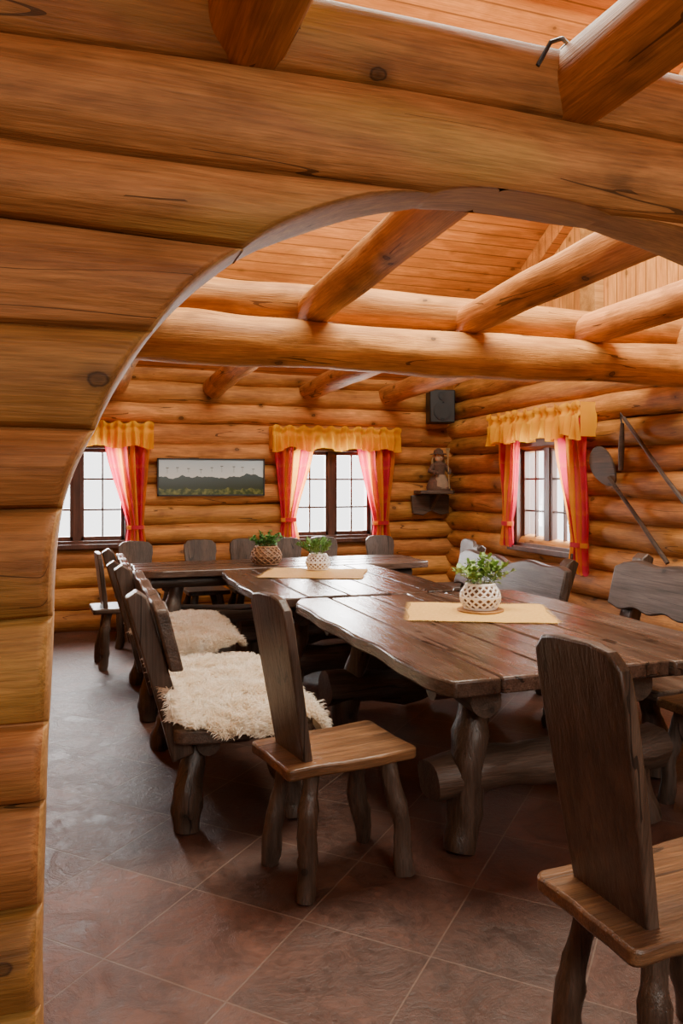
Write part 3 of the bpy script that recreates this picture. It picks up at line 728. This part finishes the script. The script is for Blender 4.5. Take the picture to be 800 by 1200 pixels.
# cloths and plants ---------------------------------------------------------
def runner(label, cx_, cy, hx, hy, rot):
    b_ = MB(); z0 = .7555
    b_.grid(lambda u, v: ((u * 2 - 1) * hx + .006 * math.sin(v * 9), (v * 2 - 1) * hy + .006 * math.sin(u * 8), .0015 * math.sin(u * 17 + v * 5)), 30, 20)
    for sx in (-1, 1):
        for k in range(46):
            y = -hy + 2 * hy * (k + .5) / 46; x = sx * (hx - .003)
            a = [b_.vert((x, y - .004, .001)), b_.vert((x, y + .004, .001)), b_.vert((x + sx * .028, y + R.uniform(-.004, .004), .001))]
            b_.face(*a)
    for sy in (-1, 1):
        for k in range(60):
            x = -hx + 2 * hx * (k + .5) / 60; y = sy * (hy - .003)
            a = [b_.vert((x - .004, y, .001)), b_.vert((x + .004, y, .001)), b_.vert((x + R.uniform(-.004, .004), y + sy * .028, .001))]
            b_.face(*a)
    o = b_.done('table_runner', 'runner', label=label, category='tablecloth', group='yellow table cloths', recalc=False)
    o.location = (cx_, cy, z0); o.rotation_euler = (0, 0, math.radians(rot))
runner('golden yellow fringed cloth on the large table', 2.03, 3.65, .37, .29, -25)
runner('golden yellow fringed cloth on the second table', 1.72, 5.62, .38, .31, -25)

def plant(label, loc, R0, H, lattice, base, leafm, nleaf, spread, hgt, lsz, seed, spiky=False):
    rr = random.Random(seed); c = root('potted_plant', label, 'plant', loc)
    def prof(z):
        u = z / H; return R0 * (.62 + .42 * math.sin(math.pi * (u * .8 + .12)))
    zs = [H * k / 12 for k in range(13)]
    b_ = MB(); b_.lathe([(prof(z) - .007, z + .001) for z in zs[:-1]] + [(prof(H * .9) - .02, H * .86)], seg=28)
    b_.done('pot', base, parent=c)
    b_ = MB(); NS = 15
    for s in (-1, 1):
        for k in range(NS):
            pts = []
            for j in range(13):
                a = 2 * math.pi * k / NS + s * j / 12 * 1.6; r = prof(zs[j]); pts.append((r * math.cos(a), r * math.sin(a), max(zs[j], .004)))
            b_.tube(pts, .0055, 6)
    for z, q in ((.006, .007), (H * .5, .006), (H, .008)):
        pts = [(prof(z) * math.cos(a), prof(z) * math.sin(a), z) for a in [2 * math.pi * k / 32 for k in range(33)]]
        b_.tube(pts, q, 7, caps=False)
    b_.done('lattice_cover', lattice, parent=c)
    b_ = MB(); b_.lathe([(prof(H * .9) - .012, H * .84), (.002, H * .87)], seg=20); b_.done('soil', 'soil', parent=c)
    st = MB(); lf = MB()
    nst = 18
    for k in range(nst):
        a = rr.uniform(0, 6.28); sp = rr.uniform(.2, 1) * spread; hh_ = hgt * rr.uniform(.5, 1.0)
        p0 = Vector((math.cos(a) * R0 * .3, math.sin(a) * R0 * .3, H * .85)); p2 = Vector((math.cos(a) * sp, math.sin(a) * sp, H + hh_ * (1 - .35 * sp / spread)))
        p1 = (p0 + p2) / 2 + Vector((0, 0, hh_ * .25)); pts = [p0 * (1 - u) ** 2 + p1 * 2 * u * (1 - u) + p2 * u * u for u in [j / 6 for j in range(7)]]
        st.tube(pts, .0016, 5)
        for j in range(nleaf // nst):
            u = rr.uniform(.25, 1.0); p = p0 * (1 - u) ** 2 + p1 * 2 * u * (1 - u) + p2 * u * u
            d = Vector((rr.uniform(-1, 1), rr.uniform(-1, 1), rr.uniform(-.3, .9))).normalized()
            if spiky: d = (d * .5 + Vector((math.cos(a), math.sin(a), 1.0)) * .6).normalized()
            sd = d.cross(Vector((0, 0, 1)))
            if sd.length < .1: continue
            sd.normalize(); up = sd.cross(d)
            L = lsz * rr.uniform(.7, 1.2); W = L * (.12 if spiky else .36)
            q = [p, p + d * L * .35 + sd * W - up * .1 * L, p + d * L * .75 + sd * W * .7, p + d * L - up * .15 * L, p + d * L * .75 - sd * W * .7, p + d * L * .35 - sd * W - up * .1 * L]
            ids = [lf.vert(x) for x in q]; mid = lf.vert(p + d * L * .5 - up * .08 * L)
            for e in range(6): lf.face(ids[e], ids[(e + 1) % 6], mid)
    st.done('stem', 'stem', parent=c); lf.done('foliage', leafm, parent=c, recalc=False)
    return c
ts = MB(); ts.tube([(0, 0, 0), (0, 0, .008)], [.125, .125], 28); o = ts.done('wooden_coaster', 'cut', label='round wooden slice under the white plant pot', category='coaster', bevel=.002); o.location = (2.06, 3.68, .758)
plant('light green leafy plant in white lattice pot', (2.06, 3.68, .767), .102, .132, 'white', 'brownpot', 'leafA', 430, .17, .18, .036, 2)
plant('spiky green plant in white lattice pot', (1.80, 5.80, .759), .09, .12, 'white', 'brownpot', 'leafB', 400, .16, .13, .055, 5, True)
plant('bushy green plant in brown wicker pot', (1.52, 6.38, .753), .125, .15, 'wicker', 'brownpot', 'leafC', 480, .15, .16, .034, 8)

# ------------------------------------------------------------------ lights
def area(name, loc, rot, sx, sy, e, col):
    l = bpy.data.lights.new(name, 'AREA'); l.shape = 'RECTANGLE'; l.size = sx; l.size_y = sy; l.energy = e; l.color = col
    o = bpy.data.objects.new(name, l); COL.objects.link(o); o.location = loc; o.rotation_euler = [math.radians(a) for a in rot]; return o
area('window_light', (0, YF + .7, 1.5), (-80, 0, 0), 1.5, 1.5, 370, (1, .98, .95))
area('window_light', (2.6, YF + .7, 1.5), (-80, 0, 0), 1.5, 1.5, 370, (1, .98, .95))
area('window_light', (XR + .7, 5.97, 1.5), (80, 0, 90), 1.5, 1.5, 370, (1, .98, .95))
area('skylight', (2.1, 3.4, 4.6), (0, 0, 0), 3.0, 1.8, 420, (1, .92, .76))
area('back_fill_light', (1.4, -1.7, 2.45), (72, 0, 0), 3.4, .8, 105, (1, .94, .84))  # added fill behind the camera, not a fixture of the room
area('vault_up_light', (1.8, 5.6, 2.75), (180, 0, 0), 2.5, 1.0, 32, (1, .82, .55))
W = bpy.data.worlds.new('world'); S.world = W; W.use_nodes = True
bg = W.node_tree.nodes['Background']; bg.inputs[0].default_value = (1, .99, .97, 1); bg.inputs[1].default_value = 4.0

cam = bpy.data.cameras.new('camera'); cam.lens = 27; cam.sensor_width = 36; cam.shift_y = -35 / 1200; cam.clip_start = .05
co = bpy.data.objects.new('camera', cam); COL.objects.link(co); co.location = (0, 0, 1.45); co.rotation_euler = (math.radians(90), 0, math.radians(-19))
S.camera = co
